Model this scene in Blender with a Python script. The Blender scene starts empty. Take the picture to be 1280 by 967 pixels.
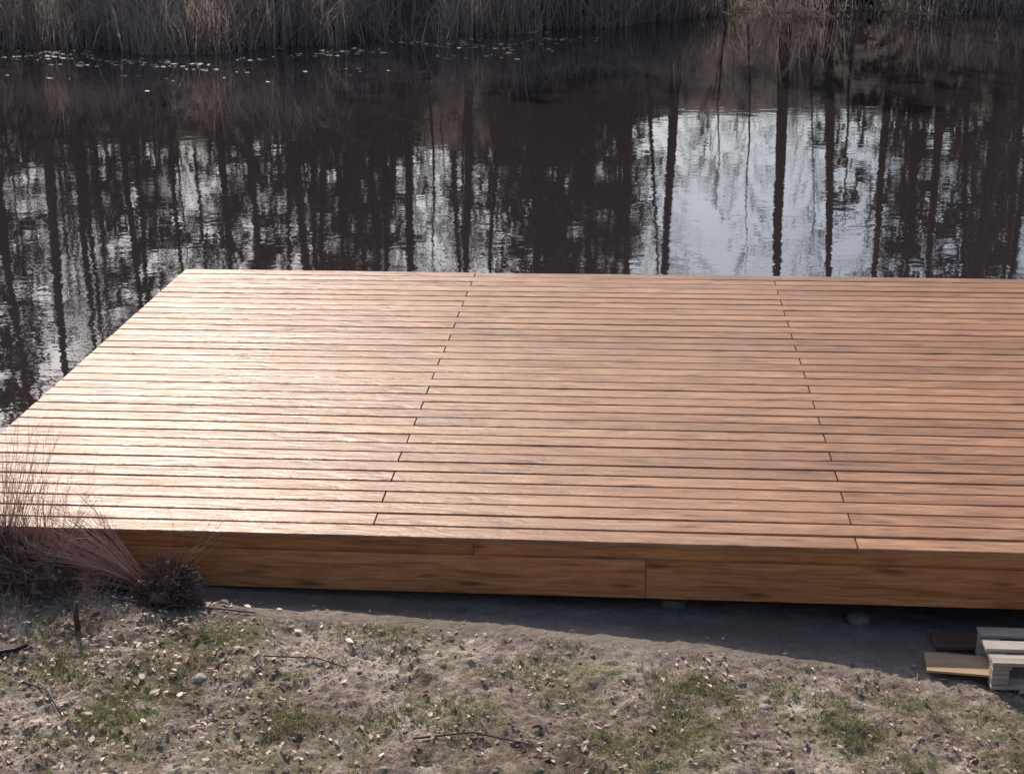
import bpy, math, random
import numpy as np
from mathutils import Vector, noise as mn
random.seed(7)
R=random.random
def U(a,b): return a+(b-a)*random.random()
scene=bpy.context.scene
def link(o): scene.collection.objects.link(o); return o

class MB:
    def __init__(s): s.v=[]; s.f=[]; s.m=[]
    def add(s,vs,fs,mi=0):
        b=len(s.v); s.v.extend(vs); s.f.extend([tuple(b+i for i in f) for f in fs]); s.m.extend([mi]*len(fs))
    def mesh(s,name,mats,smooth=False):
        me=bpy.data.meshes.new(name); me.from_pydata([tuple(v) for v in s.v],[],s.f)
        for m in mats: me.materials.append(m)
        if len(mats)>1: me.polygons.foreach_set('material_index',s.m)
        if smooth: me.polygons.foreach_set('use_smooth',[True]*len(me.polygons))
        me.update(); return me
    def obj(s,name,mats,smooth=False,parent=None):
        o=link(bpy.data.objects.new(name,s.mesh(name,mats,smooth)))
        if parent: o.parent=parent
        return o

def tube(mb,pts,rad,sides=5,mi=0,cap=False):
    n=len(pts); vs=[]
    for i,p in enumerate(pts):
        a=pts[max(i-1,0)]; b=pts[min(i+1,n-1)]
        d=(b-a)
        if d.length<1e-9: d=Vector((0,0,1))
        d.normalize()
        ref=Vector((0,0,1)) if abs(d.z)<.9 else Vector((1,0,0))
        u=d.cross(ref).normalized(); w=d.cross(u)
        for k in range(sides):
            t=2*math.pi*k/sides
            vs.append(p+(u*math.cos(t)+w*math.sin(t))*rad[i])
    fs=[(i*sides+k,i*sides+(k+1)%sides,(i+1)*sides+(k+1)%sides,(i+1)*sides+k) for i in range(n-1) for k in range(sides)]
    if cap: fs+= [tuple(range(sides))[::-1],tuple((n-1)*sides+k for k in range(sides))]
    mb.add(vs,fs,mi)

def box(mb,x0,x1,y0,y1,z0,z1,bev=0.004,mi=0,rot=0,c=None):
    vs=[];b=bev
    for (sx,X) in ((1,x0),(-1,x1)):
        for (sy,Y) in ((1,y0),(-1,y1)):
            for (sz,Z) in ((1,z0),(-1,z1)):
                vs.append(Vector((X,Y+sy*b,Z+sz*b)));vs.append(Vector((X+sx*b,Y,Z+sz*b)));vs.append(Vector((X+sx*b,Y+sy*b,Z)))
    def ix(i,j,k,a): return ((i*2+j)*2+k)*3+a
    fs=[]
    for i in (0,1):
        f=[ix(i,0,0,0),ix(i,1,0,0),ix(i,1,1,0),ix(i,0,1,0)]; fs.append(f if i else f[::-1])
        f=[ix(0,i,0,1),ix(0,i,1,1),ix(1,i,1,1),ix(1,i,0,1)]; fs.append(f if i else f[::-1])
        f=[ix(0,0,i,2),ix(1,0,i,2),ix(1,1,i,2),ix(0,1,i,2)]; fs.append(f if i else f[::-1])
    for i in (0,1):
        for j in (0,1):
            fs.append([ix(i,j,0,0),ix(i,j,1,0),ix(i,j,1,1),ix(i,j,0,1)])
            fs.append([ix(i,0,j,0),ix(i,1,j,0),ix(i,1,j,2),ix(i,0,j,2)])
            fs.append([ix(0,i,j,1),ix(1,i,j,1),ix(1,i,j,2),ix(0,i,j,2)])
    for i in (0,1):
        for j in (0,1):
            for k in (0,1): fs.append([ix(i,j,k,0),ix(i,j,k,1),ix(i,j,k,2)])
    if rot:
        cc=Vector(c); cs,sn=math.cos(rot),math.sin(rot)
        vs=[Vector((cc.x+(v.x-cc.x)*cs-(v.y-cc.y)*sn,cc.y+(v.x-cc.x)*sn+(v.y-cc.y)*cs,v.z)) for v in vs]
    mb.add(vs,fs,mi)

# ---------------- materials
def newmat(name):
    m=bpy.data.materials.new(name); m.use_nodes=True; nt=m.node_tree
    return m,nt,nt.nodes,nt.links,nt.nodes['Principled BSDF']
def ramp(N,stops):
    r=N.new('ShaderNodeValToRGB'); e=r.color_ramp.elements
    while len(e)<len(stops): e.new(.5)
    for i,(p,c) in enumerate(stops): e[i].position=p; e[i].color=(*c,1)
    return r
def math_n(N,L,op,a,b=None,clamp=False):
    n=N.new('ShaderNodeMath'); n.operation=op; n.use_clamp=clamp
    for i,v in enumerate((a,b)):
        if v is None: continue
        if isinstance(v,(int,float)): n.inputs[i].default_value=v
        else: L.new(v,n.inputs[i])
    return n.outputs[0]
def mix(N,L,fac,a,b,mode='MIX'):
    n=N.new('ShaderNodeMix'); n.data_type='RGBA'; n.blend_type=mode
    for s,v in ((n.inputs[0],fac),(n.inputs[6],a),(n.inputs[7],b)):
        if isinstance(v,(int,float)): s.default_value=v
        elif isinstance(v,tuple): s.default_value=(*v,1)
        else: L.new(v,s)
    return n.outputs[2]
def noise(N,L,vec,scale,detail=4,rough=.55,dist=0):
    n=N.new('ShaderNodeTexNoise'); n.inputs['Scale'].default_value=scale; n.inputs['Detail'].default_value=detail
    n.inputs['Roughness'].default_value=rough; n.inputs['Distortion'].default_value=dist
    if vec is not None: L.new(vec,n.inputs['Vector'])
    return n.outputs['Fac']
def mapping(N,L,vec,scale):
    n=N.new('ShaderNodeMapping'); n.inputs['Scale'].default_value=scale; L.new(vec,n.inputs['Vector']); return n.outputs[0]
def bump(N,L,h,strength,dist,normal=None):
    n=N.new('ShaderNodeBump'); n.inputs['Strength'].default_value=strength; n.inputs['Distance'].default_value=dist
    L.new(h,n.inputs['Height'])
    if normal is not None: L.new(normal,n.inputs['Normal'])
    return n.outputs[0]

def wood_mat(name,dark,mid,light,rough=(.32,.55),spec=.3):
    m,nt,N,L,P=newmat(name)
    tc=N.new('ShaderNodeTexCoord').outputs['Object']
    geo=N.new('ShaderNodeNewGeometry'); rpi=geo.outputs['Random Per Island']
    off=N.new('ShaderNodeCombineXYZ')
    L.new(math_n(N,L,'MULTIPLY',rpi,37.0),off.inputs[0]); L.new(math_n(N,L,'MULTIPLY',rpi,91.0),off.inputs[1]); L.new(math_n(N,L,'MULTIPLY',rpi,53.0),off.inputs[2])
    va=N.new('ShaderNodeVectorMath'); va.operation='ADD'; L.new(tc,va.inputs[0]); L.new(off.outputs[0],va.inputs[1]); v=va.outputs[0]
    g1=noise(N,L,mapping(N,L,v,(1.1,14,14)),1.6,6,.62,1.8)
    g2=noise(N,L,mapping(N,L,v,(3,90,90)),1.3,3,.6,.5)
    g=math_n(N,L,'ADD',math_n(N,L,'MULTIPLY',g1,.7),math_n(N,L,'MULTIPLY',g2,.3))
    r=ramp(N,[(.34,dark),(.5,mid),(.64,light)]); L.new(g,r.inputs[0]); col=r.outputs[0]
    vo=N.new('ShaderNodeTexVoronoi'); vo.inputs['Scale'].default_value=1.0; L.new(mapping(N,L,v,(2.4,13,13)),vo.inputs['Vector'])
    kn=ramp(N,[(.08,(1,1,1)),(.24,(0,0,0))]); L.new(vo.outputs['Distance'],kn.inputs[0])
    col=mix(N,L,math_n(N,L,'MULTIPLY',kn.outputs[0],.75),col,tuple(c*.4 for c in dark))
    bl=noise(N,L,mapping(N,L,v,(1.6,6,6)),1.5,4,.6,.6)
    br=ramp(N,[(.3,(.78,.76,.74)),(.7,(1.1,1.1,1.09))]); L.new(bl,br.inputs[0])
    col=mix(N,L,1.0,col,br.outputs[0],'MULTIPLY')
    tr=ramp(N,[(0,(.80,.77,.74)),(.5,(1,1,1)),(1,(1.12,1.15,1.17))]); L.new(math_n(N,L,'FRACT',math_n(N,L,'MULTIPLY',rpi,7.31)),tr.inputs[0])
    col=mix(N,L,1.0,col,tr.outputs[0],'MULTIPLY')
    L.new(col,P.inputs['Base Color'])
    rr=N.new('ShaderNodeMapRange'); rr.inputs[3].default_value=rough[0]; rr.inputs[4].default_value=rough[1]; L.new(bl,rr.inputs[0])
    rr.inputs[1].default_value=.3; rr.inputs[2].default_value=.7
    L.new(rr.outputs[0],P.inputs['Roughness']); P.inputs['Specular IOR Level'].default_value=spec
    b=bump(N,L,g2,.5,.002); b=bump(N,L,g1,.5,.008,b); b=bump(N,L,bl,.6,.02,b)
    L.new(b,P.inputs['Normal'])
    return m
M_deck=wood_mat('stained_larch',(.205,.09,.044),(.345,.165,.084),(.46,.245,.14),(.31,.46),.36)
M_fascia=wood_mat('stained_larch_face',(.27,.10,.036),(.47,.20,.08),(.55,.27,.12),(.4,.55),.25)
M_oldwood=wood_mat('weathered_wood',(.24,.2,.17),(.42,.37,.32),(.55,.5,.44),(.7,.9))
M_ply=wood_mat('plywood_veneer',(.34,.22,.12),(.48,.34,.2),(.56,.42,.27),(.6,.8))
M_under=wood_mat('treated_joists',(.10,.058,.035),(.17,.10,.06),(.22,.14,.085),(.7,.9))

def simple(name,c1,c2,scale=8,rough=.9,bs=0.3,bd=.01,island=0.0,spec=.3,trans=None):
    m,nt,N,L,P=newmat(name)
    tc=N.new('ShaderNodeTexCoord').outputs['Object']
    n=noise(N,L,tc,scale,5,.6)
    if island:
        ri=N.new('ShaderNodeNewGeometry').outputs['Random Per Island']
        n2=math_n(N,L,'ADD',math_n(N,L,'MULTIPLY',n,1-island),math_n(N,L,'MULTIPLY',ri,island)); lo,hi=.15,.85
    else: n2=n; lo,hi=.35,.65
    r=ramp(N,[(lo,c1),(hi,c2)]); L.new(n2,r.inputs[0]); L.new(r.outputs[0],P.inputs['Base Color'])
    P.inputs['Roughness'].default_value=rough; P.inputs['Specular IOR Level'].default_value=spec
    if bs: L.new(bump(N,L,n,bs,bd),P.inputs['Normal'])
    if trans:
        t=N.new('ShaderNodeBsdfTranslucent'); L.new(r.outputs[0],t.inputs[0])
        ms=N.new('ShaderNodeMixShader'); ms.inputs[0].default_value=trans
        L.new(P.outputs[0],ms.inputs[1]); L.new(t.outputs[0],ms.inputs[2]); L.new(ms.outputs[0],N['Material Output'].inputs[0])
    return m
M_bark=simple('bark',(.04,.03,.027),(.09,.068,.06),6,.95,.6,.03)
M_needle=simple('conifer_needles',(.026,.029,.02),(.055,.055,.036),1.2,.8,0,0,.6,.2,.2)
M_twig=simple('bare_twigs',(.05,.036,.03),(.12,.09,.075),5,.9,0,0,.5)
M_reed=simple('dry_reed',(.22,.165,.145),(.52,.42,.365),1.0,.8,0,0,.6,.3,.45)
M_grass=simple('grass_blades',(.12,.155,.045),(.26,.30,.11),2,.7,0,0,.6,.3,.4)
M_drygrass=simple('dry_grass_blades',(.24,.18,.125),(.58,.48,.37),2,.8,0,0,.7,.3,.3)
M_leaf=simple('dead_leaves',(.12,.07,.05),(.62,.48,.39),3,.5,0,0,.85,.5,.15)
M_stone=simple('stone',(.16,.14,.125),(.40,.36,.33),14,.9,.5,.01,.4)
M_shrub=simple('dry_shrub_stems',(.24,.135,.115),(.50,.33,.28),3,.6,0,0,.6)
M_root=simple('root_fibre',(.05,.033,.027),(.20,.135,.108),9,.95,.4,.01,.5)
M_rubber=simple('black_rubber',(.015,.015,.017),(.03,.03,.03),5,.5,0,0)
M_conc=simple('concrete',(.10,.09,.085),(.18,.165,.15),12,.9,.4,.01)
M_steel=simple('screw_heads',(.12,.08,.06),(.2,.15,.12),30,.5,0,0)

# ---------------- terrain
WZ=-0.55
SX=[-400,-60,-25,-10.8,-5.9,0.1,5.2,14,40,400]; SY=[20,22,24.5,26.9,26.1,29.3,33.8,34.6,36,38]
def ys(x): return float(np.interp(x,SX,SY))+.35*math.sin(x*1.3)+.2*math.sin(x*3.1+1)
def sm(a,b,x):
    t=min(1,max(0,(x-a)/(b-a))); return t*t*(3-2*t)
def gz(x,y,fine=True):
    n1=mn.noise(Vector((x*.8,y*.8,3)))
    near=-.325-.034*min(max(x-1.5,0),4.2)+.10*sm(1.9,.7,x)*sm(-1.2,-.2,y)
    near+=.11*sm(-.04,-.5,y)*sm(6.2,2.6,x)
    near+= .016*n1
    if y<-2.3: near+= (2.0*sm(-2.3,-7.5,y))
    if y<-7.5: near+= .02*(-7.5-y) if y>-60 else 1.05
    s=ys(x)
    far=-.55+.55*sm(s-.3,s+4,y)+5.0*sm(s+6,s+19,y)+.15*n1
    if x>16 or x<2: far+= .6*mn.noise(Vector((x*.06,y*.06,1)))*sm(s+2,s+20,y)
    d=min(y-.75-.15*n1, s-y, 62-abs(x))
    if y<10: land=near
    else: land=far
    if abs(x)>55 and 0<y<s: land=(near+.2)*1.0
    if d>0: z=WZ-.75*sm(0,2.2,d)-.02
    else:
        if y<10: k=sm(0,-.7,d); z=(WZ-.02)*(1-k)+land*k
        else: z=land
    if fine and -2.6<y<.9 and -.6<x<7.6:
        a=.35+.65*sm(-.3,-.7,y)
        z+=a*(.028*mn.fractal(Vector((x*4.5,y*4.5,0)),.75,2.1,5)+.010*mn.fractal(Vector((x*27,y*27,5)),.7,2.2,3))
    return z
xs=np.unique(np.concatenate([np.linspace(-500,-70,12),np.linspace(-70,-2,60),np.linspace(-2,.2,25),np.arange(.2,6.9,.012),np.linspace(6.9,12,40),np.linspace(12,70,50),np.linspace(70,500,12)]))
yy=np.unique(np.concatenate([np.linspace(-500,-20,10),np.linspace(-20,-2.2,30),np.arange(-2.2,.25,.012),np.linspace(.25,4,20),np.linspace(4,22,12),np.linspace(22,60,70),np.linspace(60,600,20)]))
verts=[(float(x),float(y),gz(float(x),float(y))) for y in yy for x in xs]
nx=len(xs); faces=[(j*nx+i,j*nx+i+1,(j+1)*nx+i+1,(j+1)*nx+i) for j in range(len(yy)-1) for i in range(nx-1)]
me=bpy.data.meshes.new('ground'); me.from_pydata(verts,[],faces); me.polygons.foreach_set('use_smooth',[True]*len(faces))
ground=link(bpy.data.objects.new('ground',me))
m,nt,N,L,P=newmat('soil')
tc=N.new('ShaderNodeTexCoord').outputs['Object']
a=noise(N,L,tc,1.7,6,.65); b=noise(N,L,tc,12,7,.75); c=noise(N,L,tc,70,4,.75)
r1=ramp(N,[(.40,(.145,.098,.074)),(.5,(.32,.25,.20)),(.60,(.56,.47,.40))]); L.new(math_n(N,L,'ADD',math_n(N,L,'MULTIPLY',a,.5),math_n(N,L,'MULTIPLY',b,.5)),r1.inputs[0])
gm=ramp(N,[(.48,(0,0,0)),(.58,(1,1,1))]); L.new(noise(N,L,tc,2.2,8,.75,.3),gm.inputs[0])
col=mix(N,L,math_n(N,L,'MULTIPLY',gm.outputs[0],.6),r1.outputs[0],(.165,.17,.075))
rc=ramp(N,[(.35,(.5,.47,.45)),(.6,(1.2,1.2,1.2))]); L.new(c,rc.inputs[0]); col=mix(N,L,1.0,col,rc.outputs[0],'MULTIPLY')
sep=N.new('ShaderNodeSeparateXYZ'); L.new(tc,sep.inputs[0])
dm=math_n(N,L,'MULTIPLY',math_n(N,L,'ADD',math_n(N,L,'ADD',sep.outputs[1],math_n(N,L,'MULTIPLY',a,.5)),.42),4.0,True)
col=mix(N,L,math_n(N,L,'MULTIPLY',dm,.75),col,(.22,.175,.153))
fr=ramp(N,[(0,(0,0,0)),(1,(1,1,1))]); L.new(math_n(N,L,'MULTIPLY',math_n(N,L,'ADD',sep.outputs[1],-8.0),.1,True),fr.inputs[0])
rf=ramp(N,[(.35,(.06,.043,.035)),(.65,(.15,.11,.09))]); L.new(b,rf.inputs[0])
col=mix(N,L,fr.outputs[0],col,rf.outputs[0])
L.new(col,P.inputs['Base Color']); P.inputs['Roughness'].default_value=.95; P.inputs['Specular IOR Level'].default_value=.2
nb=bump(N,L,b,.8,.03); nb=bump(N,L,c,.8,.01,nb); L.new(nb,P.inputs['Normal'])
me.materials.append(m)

# ---------------- water
mb=MB(); mb.add([Vector((-75,.1,WZ)),Vector((75,.1,WZ)),Vector((75,40,WZ)),Vector((-75,40,WZ))],[(0,1,2,3)])
m,nt,N,L,P=newmat('pond_water')
tc=N.new('ShaderNodeTexCoord').outputs['Object']
P.inputs['Base Color'].default_value=(.032,.024,.025,1); P.inputs['Roughness'].default_value=.01; P.inputs['IOR'].default_value=2.3  # base colour lifted and reddened to stand in for haze over the dark water
w1=noise(N,L,mapping(N,L,tc,(1,1.3,1)),2.5,2,.5,.3); w2=noise(N,L,mapping(N,L,tc,(1,1.3,1)),14,2,.5); w3=noise(N,L,tc,.35,2,.5)
w3=math_n(N,L,'POWER',w3,2.0)
h=math_n(N,L,'ADD',w1,math_n(N,L,'MULTIPLY',math_n(N,L,'MULTIPLY',w2,w3),.7))
L.new(bump(N,L,h,1.0,.0014),P.inputs['Normal'])
water=mb.obj('pond_water',[m])

# ---------------- deck
deck=link(bpy.data.objects.new('wooden_deck',None))
D=5.348; NB=36; pitch=D/NB; bw=pitch-.0105; th=.028; A1=2.55; A2=5.08; XR=12.72
smooth_flags=[]
def board(mb,x0,x1,y0,w,z,mi=0):
    r=.010; arc=[0,.15,.35,.6,.82,1.0]
    prof=[(0,-th),(w,-th)]+[(w-r+r*math.cos(t*math.pi/2),-r*.8+r*.8*math.sin(t*math.pi/2)) for t in arc]+[(w-r-.004,0),(r+.004,0)]
    prof+=[(r-r*math.sin(t*math.pi/2),-r*.8+r*.8*math.cos(t*math.pi/2)) for t in arc]
    nseg=max(2,int((x1-x0)/.5)); ph=R()*10; vs=[]; fs=[]; n=len(prof); tl=U(-.002,.002)
    xsr=[x0+(x1-x0)*k/nseg for k in range(0,nseg+1)]
    for i,x in enumerate(xsr):
        dz=.0012*math.sin(x*1.1+ph)+z; dy=.001*math.sin(x*.8+ph*2)
        for (py,pz) in prof: vs.append(Vector((x,y0+dy+py,dz+pz+tl*(py/w-.5))))
    for i in range(len(xsr)-1):
        for k in range(n): fs.append((i*n+k,(i+1)*n+k,(i+1)*n+(k+1)%n,i*n+(k+1)%n)); smooth_flags.append(2<=k<n-1)
    m=len(vs)
    for q in (0,(len(xsr)-1)*n): vs+= [vs[q+k].copy() for k in range(2,n)]
    e1=[0,1]+[m+k for k in range(n-2)]; e2=[(len(xsr)-1)*n,(len(xsr)-1)*n+1]+[m+n-2+k for k in range(n-2)]
    fs.append(tuple(e1)); fs.append(tuple(e2[::-1])); smooth_flags.extend([False,False])
    mb.add(vs,fs,mi)
mb=MB(); sc=MB()
for i in range(NB):
    y0=i*pitch+.003; js=[A2,A2+5.09] if i%2==0 else [A1,A1+5.08]
    js=[-.004+U(-.003,.003)]+[j+U(-.004,.004) for j in js]+[XR]
    for k in range(len(js)-1):
        board(mb,js[k]+.0045,js[k+1]-.0045,y0,bw,U(-.0015,.001))
    for sx in np.arange(.06,XR,.635):
        for q in (.25,.75):
            cx=sx+U(-.006,.006); cy=y0+bw*q+U(-.004,.004)
            vs=[Vector((cx+.0035*math.cos(t*math.pi/3),cy+.0035*math.sin(t*math.pi/3),.0030)) for t in range(6)]
            sc.add(vs,[tuple(range(6))])
bo=mb.obj('boards',[M_deck],parent=deck); bo.data.polygons.foreach_set('use_smooth',smooth_flags)
sc.obj('screws',[M_steel],parent=deck)
mb=MB()
for a,b_ in ((0.0,3.1),(3.102,8.6),(8.603,XR)):
    box(mb,a,b_,.018,.063,-.135,-th-.003,.003)
for a,b_ in ((-.01,1.2),(1.203,4.0),(4.0025,8.1),(8.104,XR)):
    box(mb,a,b_,-.004,.016,-.315,-.098+U(-.001,.001),.002)
box(mb,-.004,.03,.07,D-.01,-.25,-th-.003,.003)
box(mb,0.03,XR,D-.045,D-.005,-.25,-th-.003,.003)
mb.obj('fascia',[M_fascia],parent=deck)
mb=MB()
for x in np.arange(.35,XR,.635): box(mb,x-.03,x+.03,.07,D-.05,-.2,-th-.006,.003)
for y in (.6,2.6,4.9):
    box(mb,.1,XR-.05,y-.05,y+.05,-.32,-.204,.003)
    for x in np.arange(.5,XR,2.1): box(mb,x-.06,x+.06,y-.055,y+.055,-1.6,-.323,.004)
mb.obj('substructure',[M_under],parent=deck)
for (x,y,w,h) in ((4.16,.14,.12,.035),(6.9,.12,.12,.1)):
    mb=MB(); z=gz(x,y,False); box(mb,x-w/2,x+w/2,y-.06,y+.08,z-.06,z+h,.012,rot=U(-.3,.3),c=(x,y,0)); mb.obj('concrete_block',[M_conc])

# ---------------- vegetation generators
def rv(): return Vector((U(-1,1),U(-1,1),U(-1,1)))
def limb(mb,p,d,length,r0,sides,seg,wob,up,mi=0,r1=.3):
    pts=[p.copy()]; rad=[r0]; d=d.normalized()
    for i in range(seg):
        d=(d+rv()*wob+Vector((0,0,up))).normalized(); p=p+d*(length/seg); pts.append(p.copy()); rad.append(r0*(1-(1-r1)*(i+1)/seg))
    tube(mb,pts,rad,sides,mi); return pts,rad,d
def trunk(mb,h,r,lean=.02):
    pts=[];rad=[];x=y=0;lx,ly=U(-lean,lean),U(-lean,lean);n=12
    for i in range(n+1):
        f=i/n; pts.append(Vector((x,y,-.6+f*(h+.6)))); rad.append(r*(1-.85*f)+(.5*r if i==0 else 0)); x+=lx*h/n+U(-.06,.06); y+=ly*h/n+U(-.06,.06)
    tube(mb,pts,rad,8,0); return pts,rad
def along(pts,f):
    t=f*(len(pts)-1); i=min(int(t),len(pts)-2); return pts[i].lerp(pts[i+1],t-i)
def bare_tree(seed,h,r,start=.2,nb=30,spread=.28,rise=.8,lean=.03):
    random.seed(seed); mb=MB(); pts,rad=trunk(mb,h,r,lean)
    for i in range(nb):
        f=start+(1-start)*(i+R())/nb*.98; p=along(pts,f); a=U(0,6.28)
        d=Vector((math.cos(a),math.sin(a),U(.3,1.)*rise)); ln=h*spread*(1.15-f)*U(.6,1.2)
        bp,br,_=limb(mb,p,d,ln,r*(1-.8*f)*.32,4,6,.16,.05,1,.25)
        for k in range(7):
            ff=U(.2,1); q=along(bp,ff); dd=(d.normalized()+rv()*.8+Vector((0,0,.25)))
            sp,_,d2=limb(mb,q,dd,ln*U(.25,.5),max(.01,r*.07),3,4,.2,.05,1,.3)
            for t in range(5):
                limb(mb,along(sp,U(.2,1)),dd.normalized()+rv()*.8,ln*U(.1,.25),.009,3,2,.2,.02,1,.4)
    return mb.mesh('bare_tree',[M_bark,M_twig])
def spray(mb,p,d,ln,w,mi=1):
    s=d.cross(rv()).normalized()*w
    mb.add([p-s*.5,p+s*.5,p+d*ln*.6+s*.6,p+d*ln,p+d*ln*.55-s*.6],[(0,1,2,3,4)],mi)
def spruce(seed,h,r,base=.1,wid=.2,dens=1.):
    random.seed(seed); mb=MB(); pts,rad=trunk(mb,h,r,.01)
    z=base*h
    while z<h*.985:
        f=z/h; nbr=6 if f<.8 else 5
        for k in range(nbr):
            if R()>.93*dens+.05: continue
            a=U(0,6.28); ln=(h*wid*(1-f)**.8*min(1,.55+(f-base)*4)+.25)*U(.6,1.15)
            p=along(pts,f*.96+.03); d=Vector((math.cos(a),math.sin(a),.25-.5*(1-f)))
            bp,_,_=limb(mb,p,d,ln,.035*(1-f)+.012,3,4,.06,-.02,0,.3)
            n=int(4+ln*6)
            for t in range(n):
                q=along(bp,.2+.8*(t+R())/n); dd=(d*.6+rv()*.7+Vector((0,0,-.45))).normalized()
                spray(mb,q,dd,U(.22,.5),U(.06,.15))
        z+=U(.28,.42)
    return mb.mesh('spruce_tree',[M_bark,M_needle])
def pine(seed,h,r,base=.5):
    random.seed(seed); mb=MB(); pts,rad=trunk(mb,h,r,.03)
    for i in range(14):
        f=U(.1,base); a=U(0,6.28); limb(mb,along(pts,f),Vector((math.cos(a),math.sin(a),U(-.3,.4))),U(.5,1.9),.025,3,5,.25,0,0,.2)
    for i in range(34):
        f=base+(1-base)*(i+R())/34*.99; a=U(0,6.28); d=Vector((math.cos(a),math.sin(a),U(.1,.6)))
        ln=h*.17*(1.35-f)*U(.5,1.2)*1.4
        bp,_,_=limb(mb,along(pts,f),d,ln,.05*(1.2-f)+.01,4,5,.15,.04,0,.25)
        for k in range(4):
            sp,_,_=limb(mb,along(bp,U(.4,1)),d+rv()*.8,ln*.3,.012,3,3,.15,.05,0,.4)
            e=along(sp,U(.7,1))
            for t in range(20): spray(mb,e+rv()*.28,(rv()+Vector((0,0,.4))).normalized(),U(.12,.28),U(.03,.06))
    return mb.mesh('pine_tree',[M_bark,M_needle])

spr=[spruce(11,15,.16,.06,.17),spruce(12,17,.2,.12,.15,.85),spruce(13,13,.15,.04,.2),spruce(14,6,.07,.12,.24,.8)]
bar=[bare_tree(21,16,.17,.25,26),bare_tree(22,14,.11,.12,34,.25,1.3,.06),bare_tree(23,18,.2,.4,22,.25),bare_tree(24,9,.06,.1,30,.3,1.2,.08),bare_tree(25,5.5,.04,.08,26,.35,1.4)]
pin=[pine(31,17,.19,.5),pine(32,19,.22,.6),pine(33,15,.16,.35)]
random.seed(99)
def put(name,me,x,y,s=1,parent=None,rz=None,sink=0):
    o=link(bpy.data.objects.new(name,me)); o.location=(x,y,gz(x,y,False)-sink); o.scale=(s,s,s*U(.95,1.08)); o.rotation_euler=(U(-.03,.03),U(-.03,.03),U(0,6.28) if rz is None else rz)
    if parent: o.parent=parent
    return o
CX,CY=3.92,-6.98
def at(px,dist):   # bearing (tangent) and forward distance from the terrace
    return CX+px*dist, CY+dist
T=lambda p:(p-798)/1911
named=[(845,43,'bare_tree',bar[2],.85),(975,43.5,'pine_tree',pin[1],.9),(1030,44,'pine_tree',pin[0],.9),(1112,45,'bare_tree',bar[0],.9),
 (1175,44,'spruce_tree',spr[1],.85),(1255,44,'bare_tree',bar[2],1.15),(1290,46,'pine_tree',pin[2],1.0),(785,43,'bare_tree',bar[0],1.0),(808,46,'bare_tree',bar[1],.8),
 (700,41,'spruce_tree',spr[0],1.0),(735,44,'spruce_tree',spr[2],1.05),(660,43,'spruce_tree',spr[1],.9),(585,42,'bare_tree',bar[0],.9),(430,41,'spruce_tree',spr[0],.9),(405,43,'spruce_tree',spr[2],.85),
 (290,40,'spruce_tree',spr[2],.95),(255,42,'pine_tree',pin[2],.9),(120,39,'spruce_tree',spr[0],.8),(15,38,'bare_tree',bar[2],.9),(345,44,'bare_tree',bar[1],.9),(510,42,'bare_tree',bar[1],.85),(620,46,'bare_tree',bar[1],1.0),
 (190,40,'bare_tree',bar[1],.85),(60,42,'pine_tree',pin[2],.8),(470,45,'pine_tree',pin[2],.8),(-60,40,'spruce_tree',spr[1],.9),(1062,42,'spruce_tree',spr[3],.95),
 (1350,44,'spruce_tree',spr[0],1.0),(1420,45,'bare_tree',bar[0],1.0),(1205,46,'bare_tree',bar[1],1.0),(1135,44,'spruce_tree',spr[2],.6),(930,44,'bare_tree',bar[3],.75),(900,42,'bare_tree',bar[4],1.0),(1010,46,'bare_tree',bar[3],.8),(1140,46,'pine_tree',pin[2],.8)]
for px,dist,nm,me_,s in named:
    x,y=at(T(px),dist); put(nm,me_,x,y,s)
forest=link(bpy.data.objects.new('distant_forest',None))
allm=spr[:3]+bar[:2]*2+pin*2+[bar[3]]*3
for i in range(78):
    dist=U(47,80); t=U(-.75,.75)
    if .0<t<.175: continue
    x,y=at(t,dist); put('tree',random.choice(allm),x,y,U(.65,1.0),forest)
under=link(bpy.data.objects.new('bank_undergrowth',None))
for i in range(150):
    t=U(-.7,.7); dist=U(38,50)
    x,y=at(t,dist)
    if y<ys(x)+2: continue
    gap=.0<t<.16
    if gap and R()<.6: continue
    put('shrub',random.choice([bar[4],bar[4],spr[3],bar[3]] if not gap else [bar[4]]),x,y,U(.5,.95) if not gap else U(.35,.6),under)

# ---------------- reeds on far bank
random.seed(5); mb=MB()
for i in range(30000):
    x=U(-34,34); s=ys(x); y=s-.5+abs(random.gauss(0,2.6)); 
    dn=mn.noise(Vector((x*.35,y*.35,9)))
    if dn<-.2 and R()<.85: continue
    if x>6 and R()<.6: continue
    z=gz(x,y,False) if y>s-.2 else WZ-.05
    h=U(.5,1.7)*(1+.6*dn)*(.75+.5*mn.noise(Vector((x*1.7,y*1.7,2)))+.2); w=U(.008,.02); a=U(0,3.14); lean=Vector((random.gauss(0,.25),random.gauss(0,.25),0))*h*(4 if R()<.2 else 1)
    s_=Vector((math.cos(a),math.sin(a),0))*w; p=Vector((x,y,z)); q=p+lean*.4+Vector((0,0,h*.6)); e=p+lean*1.3+Vector((0,0,h))
    mb.add([p-s_,p+s_,q+s_*.8,q-s_*.8,e],[(0,1,2,3),(3,2,4)])
mb.obj('reed_bed',[M_reed])
mb=MB()
for i in range(1500):
    x=U(-13,3); s=ys(x); y=s-abs(random.gauss(0,2.2))-.1
    if mn.noise(Vector((x*.5,y*.9,2)))<.05: continue
    r=U(.008,.035); a0=U(0,6)
    mb.add([Vector((x+r*2*math.cos(a0+k*1.05),y+r*.8*math.sin(a0+k*1.05),WZ+.006+.3*r*max(0,math.sin(k*1.05+a0)))) for k in range(6)],[tuple(range(6))])
mb.obj('floating_leaves',[M_leaf])

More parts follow.
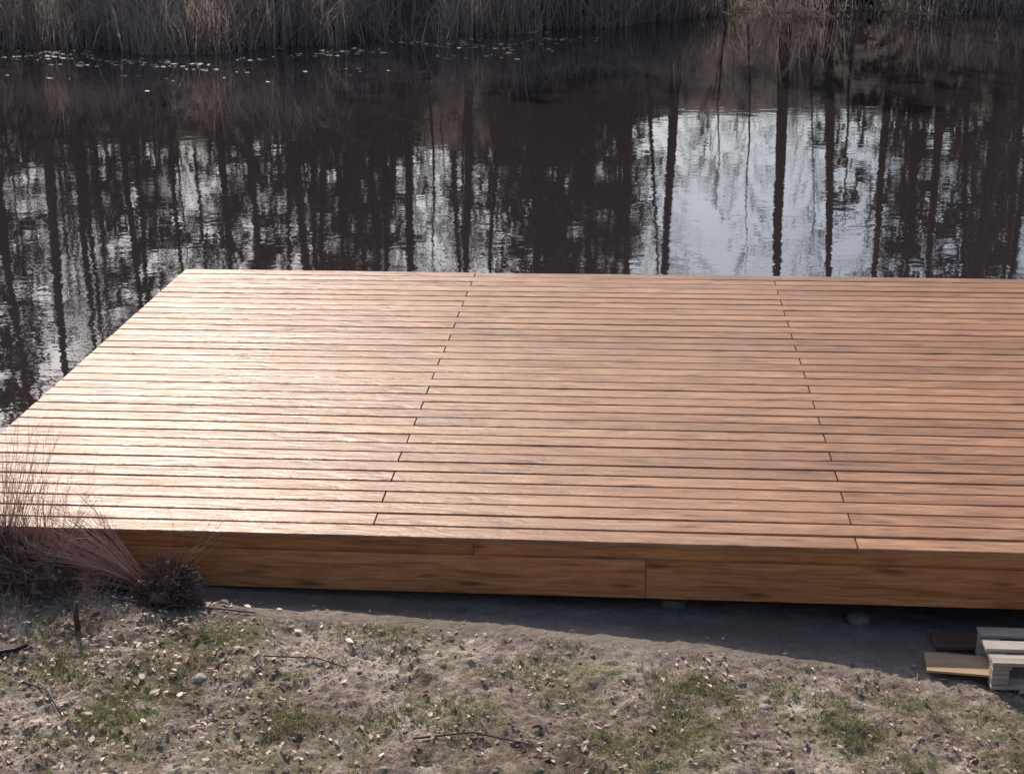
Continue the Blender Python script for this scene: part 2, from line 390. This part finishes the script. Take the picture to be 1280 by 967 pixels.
# ---------------- near ground cover
def blade(mb,p,h,w,lean,mi=0):
    a=U(0,3.14); s=Vector((math.cos(a),math.sin(a),0))*w; q=p+lean*.35+Vector((0,0,h*.6)); e=p+lean+Vector((0,0,h))
    mb.add([p-s,p+s,q+s*.8,q-s*.8,e],[(0,1,2,3),(3,2,4)],mi)
random.seed(17); mb=MB(); md=MB()
patches=[(2.6,-.66,.16),(1.75,-1.05,.18),(1.3,-.95,.16),(4.3,-1.0,.26),(2.15,-1.0,.14),(3.9,-1.35,.2),(5.0,-1.1,.16),(2.9,-1.35,.2),(1.6,-1.5,.22),(5.6,-1.3,.22),(2.0,-.7,.1),(3.3,-.85,.13),(4.7,-.75,.1),(2.4,-1.45,.15)]
def gmask(x,y):
    v=mn.fractal(Vector((x*3,y*3,4)),.5,2.1,5)*.75-.1
    for (a,b_,r) in patches: v+=.95*math.exp(-((x-a)**2+(y-b_)**2)/(r*r)*.9)
    return v
n=0
while n<6600:
    x=U(-1,8); y=U(-2.4,-.45)
    lim=-.5 if x>2 else -.42
    g=gmask(x,y)
    if y>lim or g<U(.05,.9): continue
    n+=1; p0=Vector((x,y,gz(x,y)-.004))
    for k in range(random.randint(3,8)):
        p=p0+Vector((U(-.02,.02),U(-.02,.02),0)); h=U(.008,.036)*(.7+.4*min(1,g)); l=Vector((U(-1,1),U(-1,1),0))*h*1.0
        blade(mb if R()<.8 else md,p,h,U(.001,.0023),l)
for i in range(7500):
    x=U(-1,8); y=U(-2.4,-.35); p=Vector((x,y,gz(x,y)+.002)); h=U(.002,.014); blade(md if R()<.85 else mb,p,h,U(.0008,.0018),Vector((U(-1,1),U(-1,1),0))*U(.02,.06))
mb.obj('grass',[M_grass]); md.obj('dry_grass',[M_drygrass])
mb=MB()
def leaf(x,y,r):
    z=gz(x,y)+.004; a=U(0,6.28); c,s=math.cos(a),math.sin(a); tx,ty=U(-.5,.5),U(-.5,.5); cu=U(.1,.6)*r; j=[U(.7,1.25) for _ in range(6)]
    pr=[(-1,0,0),(-.4,-.45,cu),(.4,-.4,cu),(1,0,0.1*r),(.4,.4,cu),(-.4,.45,cu)]
    vs=[]
    for (u,v,w),jj in zip(pr,j):
        X=u*r*jj; Y=v*r*jj; vs.append(Vector((x+X*c-Y*s,y+X*s+Y*c,z+w+abs(X*tx)+abs(Y*ty))))
    mb.add(vs,[(0,1,2,3),(0,3,4,5)])
for i in range(19000):
    x=U(-1,8); y=U(-2.4,-.2)
    dens=.25+.75*sm(3.4,1.2,x)+.6*mn.noise(Vector((x*2.5,y*2.5,7)))
    if y>-.5 and x>1.9: dens*=.15
    if R()>dens: continue
    leaf(x,y,U(.004,.018) if R()<.93 else U(.018,.03))
mb.obj('leaf_litter',[M_leaf])
mb=MB()
def pebble(mb,x,y,r,sq=.6,n=7,rings=4):
    z=gz(x,y); ph=R()*50; vs=[];fs=[]
    for i in range(rings+1):
        t=math.pi*i/rings
        for k in range(n):
            a=2*math.pi*k/n; d=Vector((math.sin(t)*math.cos(a),math.sin(t)*math.sin(a),math.cos(t)*sq)); rr=r*(1+.5*mn.noise(d*1.8+Vector((ph,0,0)))); vs.append(Vector((x,y,z+r*.1))+d*rr)
    for i in range(rings):
        for k in range(n): fs.append((i*n+k,(i+1)*n+k,(i+1)*n+(k+1)%n,i*n+(k+1)%n))
    mb.add(vs,fs)
for i in range(350):
    x=U(-1,8);y=U(-2.4,.1); pebble(mb,x,y,U(.002,.008)*(2 if R()<.04 else 1))
mb.obj('gravel',[M_stone],True)
mb=MB()
for i in range(900):
    x=U(-.5,7);y=U(-2.3,-.45)
    if mn.noise(Vector((x*1.5,y*1.5,12)))<.0: continue
    pebble(mb,x,y,U(.005,.018),.5,9,6)
m2=simple('soil_clods',(.13,.09,.067),(.38,.30,.24),30,.95,.8,.01,.2); mb.obj('soil_clods',[m2],True)
for x,y,r in ((1.95,-1.1,.03),(4.55,-.95,.03),(5.11,.06,.06),(3.05,-.08,.025)):
    mb=MB(); pebble(mb,x,y,r,.7,12,8); mb.obj('stone',[M_stone if y<-.5 else M_conc],True)
def stick(pts,r,name='stick'):
    mb=MB(); P_=[Vector((x,y,gz(x,y)+dz)) for x,y,dz in pts]; tube(mb,P_,[r*(1-.5*i/len(P_)) for i in range(len(P_))],6,0,True); mb.obj(name,[M_twig],True)
stick([(1.35,-.46,.01),(1.6,-.47,.015),(1.85,-.44,.012),(2.05,-.46,.01)],.006)
stick([(1.25,-.76,-.02),(1.245,-.755,.07),(1.25,-.74,.14)],.016)
stick([(3.0,-1.5,.01),(3.25,-1.42,.02),(3.5,-1.45,.01)],.005)
stick([(1.1,-1.2,.01),(1.3,-1.3,.02),(1.45,-1.5,.01)],.005)
stick([(4.7,-1.5,.01),(5.0,-1.42,.02),(5.2,-1.35,.01)],.005)
stick([(2.2,-.9,.01),(2.45,-.88,.015),(2.6,-.93,.01)],.004)
mb=MB()
for i in range(1300):
    x=U(-.5,7.5) if R()<.5 else U(0,2.4); y=U(-2.3,-.4); a=U(0,6.28); l=U(.02,.09); r=U(.0008,.0022)
    p=Vector((x,y,gz(x,y)+.006)); q=p+Vector((math.cos(a)*l,math.sin(a)*l,0)); q.z=gz(q.x,q.y)+.006; mm=(p+q)/2+Vector((U(-.01,.01),U(-.01,.01),U(0,.012)))
    tube(mb,[p,mm,q],[r,r,r*.6],4)
mb.obj('twig_litter',[M_shrub])

# ---------------- plants by the deck corner
def fibre_clump(name,x,y,R0,n,mat,hgt=.8,lift=.02):
    mb=MB(); z=gz(x,y,False)+lift
    for i in range(n):
        d=Vector((random.gauss(0,1),random.gauss(0,1),abs(random.gauss(0,1))*hgt)).normalized()
        p=Vector((x,y,z))+d*R0*U(.3,.8); limb(mb,p,d+rv()*.9,R0*U(.25,.6),U(.0015,.004),4,5,.6,0,0,.4)
    vs=[];fs=[]
    for i in range(19):
        t=math.pi*i/18
        for k in range(30):
            a=2*math.pi*k/30; d=Vector((math.sin(t)*math.cos(a),math.sin(t)*math.sin(a),math.cos(t)*.85)); vs.append(Vector((x,y,z))+d*R0*.78*(1+.5*mn.fractal(d*2.4+Vector((x*9,0,0)),.6,2.1,4)))
    for i in range(18):
        for k in range(30): fs.append((i*30+k,(i+1)*30+k,(i+1)*30+(k+1)%30,i*30+(k+1)%30))
    mb.add(vs,fs); return mb.obj(name,[mat],False)
fibre_clump('root_clump',1.57,-.34,.185,1800,M_root,1.,.04)
fibre_clump('dry_plant_clump',.66,-.3,.27,1900,M_root,1.)
fibre_clump('dry_plant_clump',.95,-.4,.18,1200,M_root,.8)
fibre_clump('dry_plant_clump',1.22,-.26,.12,600,M_root,.8)
def wisps(name,x,y,n,dirs,lmin,lmax,mat,spread=.25,up=-.04,r=.0018,base=.03):
    mb=MB(); z=gz(x,y,False)
    for i in range(n):
        d=Vector(dirs)+rv()*spread; ln=U(lmin,lmax)
        bp,_,_=limb(mb,Vector((x+U(-base,base),y+U(-base,base),z)),d,ln,r*U(.6,1.3),4,8,.05,up,0,.3)
        for k in range(3): limb(mb,along(bp,U(.4,.95)),(bp[-1]-bp[0]).normalized()+rv()*.45,ln*U(.12,.3),r*.5,3,3,.12,0,0,.5)
    return mb.obj(name,[mat])
wisps('dry_shrub',1.46,-.26,170,(-.85,-.1,.95),.32,.72,M_shrub,.34,-.07,.0024)
wisps('dry_shrub',.64,-.2,70,(.15,0,1),.45,.95,M_shrub,.3,-.01,.002,.06)
wisps('dry_shrub',.85,-.15,80,(.1,0,1),.25,.65,M_shrub,.5,-.02,.0018,.08)
wisps('dry_shrub',.9,-.35,90,(-.4,-.1,.8),.15,.45,M_shrub,.5,-.04,.002,.1)
wisps('dry_shrub',1.5,-.2,12,(.6,0,.9),.3,.5,M_shrub,.25,-.03,.0016)
wisps('dry_grass_tuft',1.2,-.45,110,(0,0,1),.05,.16,M_drygrass,.9,-.05,.0012,.12)
wisps('dry_grass_tuft',.8,-.6,140,(0,0,1),.05,.18,M_drygrass,.9,-.05,.0012,.15)

# ---------------- pallet, plywood, hose
pal=link(bpy.data.objects.new('wooden_pallet',None)); mb=MB(); z=gz(5.9,-.4,False)+.012; x0,y0,W,Dp=5.66,-.56,1.0,.36
for xx in (x0,x0+(W-.1)/2,x0+W-.1):
    for yb in (0,(Dp-.08)): box(mb,xx,xx+.08,y0+yb,y0+yb+.08,z+.02,z+.11,.004)
    box(mb,xx,xx+.09,y0+.001,y0+Dp-.001,z+.1105,z+.128,.003)
for yb in (0,Dp-.08): box(mb,x0-.002,x0+W+.002,y0+yb-.002,y0+yb+.082,z,z+.0195,.003)
for k in range(3): box(mb,x0-.006+U(-.003,.003),x0+W+.004,y0-.004+k*(Dp-.085)/2,y0-.004+k*(Dp-.085)/2+.088,z+.1285,z+.147,.003)
mb.obj('slats_and_blocks',[M_oldwood],parent=pal)
mb=MB(); z=gz(5.5,-.38,False)+.035; box(mb,5.38,5.72,-.49,-.30,z,z+.012,.002,rot=-.10,c=(5.5,-.38,0)); mb.obj('plywood_sheet',[M_ply])
mb=MB(); z=gz(5.7,-.12,False)+.02; box(mb,5.46,6.3,-.19,-.05,z,z+.02,.002,rot=.05,c=(5.7,-.12,0)); mb.obj('plank',[M_under])
mb=MB(); pts=[Vector((x,y,gz(x,y)+.014)) for x,y in ((.5,-1.1),(.75,-1.08),(.92,-1.03),(1.02,-.98),(1.06,-.93))]; tube(mb,pts,[.011]*5,8,0,True); mb.obj('garden_hose',[M_rubber],True)

# ---------------- light, sky, camera
el,az=math.radians(40),math.radians(-22)
s=Vector((math.sin(az)*math.cos(el),math.cos(az)*math.cos(el),math.sin(el)))
ld=bpy.data.lights.new('sun','SUN'); ld.energy=4.4; ld.angle=math.radians(.6); ld.color=(1,.92,.81)
lo=link(bpy.data.objects.new('sun',ld)); lo.rotation_euler=s.to_track_quat('Z','Y').to_euler()
w=bpy.data.worlds.new('World'); scene.world=w; w.use_nodes=True; nt=w.node_tree
sky=nt.nodes.new('ShaderNodeTexSky'); sky.sky_type='NISHITA'; sky.sun_disc=False; sky.sun_elevation=el; sky.sun_rotation=az%(2*math.pi)
sky.air_density=1; sky.dust_density=2.5; sky.ozone_density=1.5
bg=nt.nodes['Background']; nt.links.new(sky.outputs[0],bg.inputs[0]); bg.inputs[1].default_value=.15

f,pt,yw,rl,cx,cy=1860,.3368,.0863,-.0104,3.9202,-7.002
F=Vector((-math.sin(yw)*math.cos(pt),math.cos(yw)*math.cos(pt),-math.sin(pt))); Rr=Vector((math.cos(yw),math.sin(yw),0)); Uu=Rr.cross(F)
R2=Rr*math.cos(rl)+Uu*math.sin(rl); U2=-Rr*math.sin(rl)+Uu*math.cos(rl)
from mathutils import Matrix
cd=bpy.data.cameras.new('camera'); cam=link(bpy.data.objects.new('camera',cd))
M=Matrix((R2,U2,-F)).transposed().to_4x4(); M.translation=Vector((cx,cy,3.3)); cam.matrix_world=M
cd.sensor_width=36; cd.lens=36*f/1280; cd.clip_end=2000; cd.clip_start=.05
scene.camera=cam
scene.view_settings.view_transform='Standard'; scene.view_settings.look='None'; scene.view_settings.exposure=0
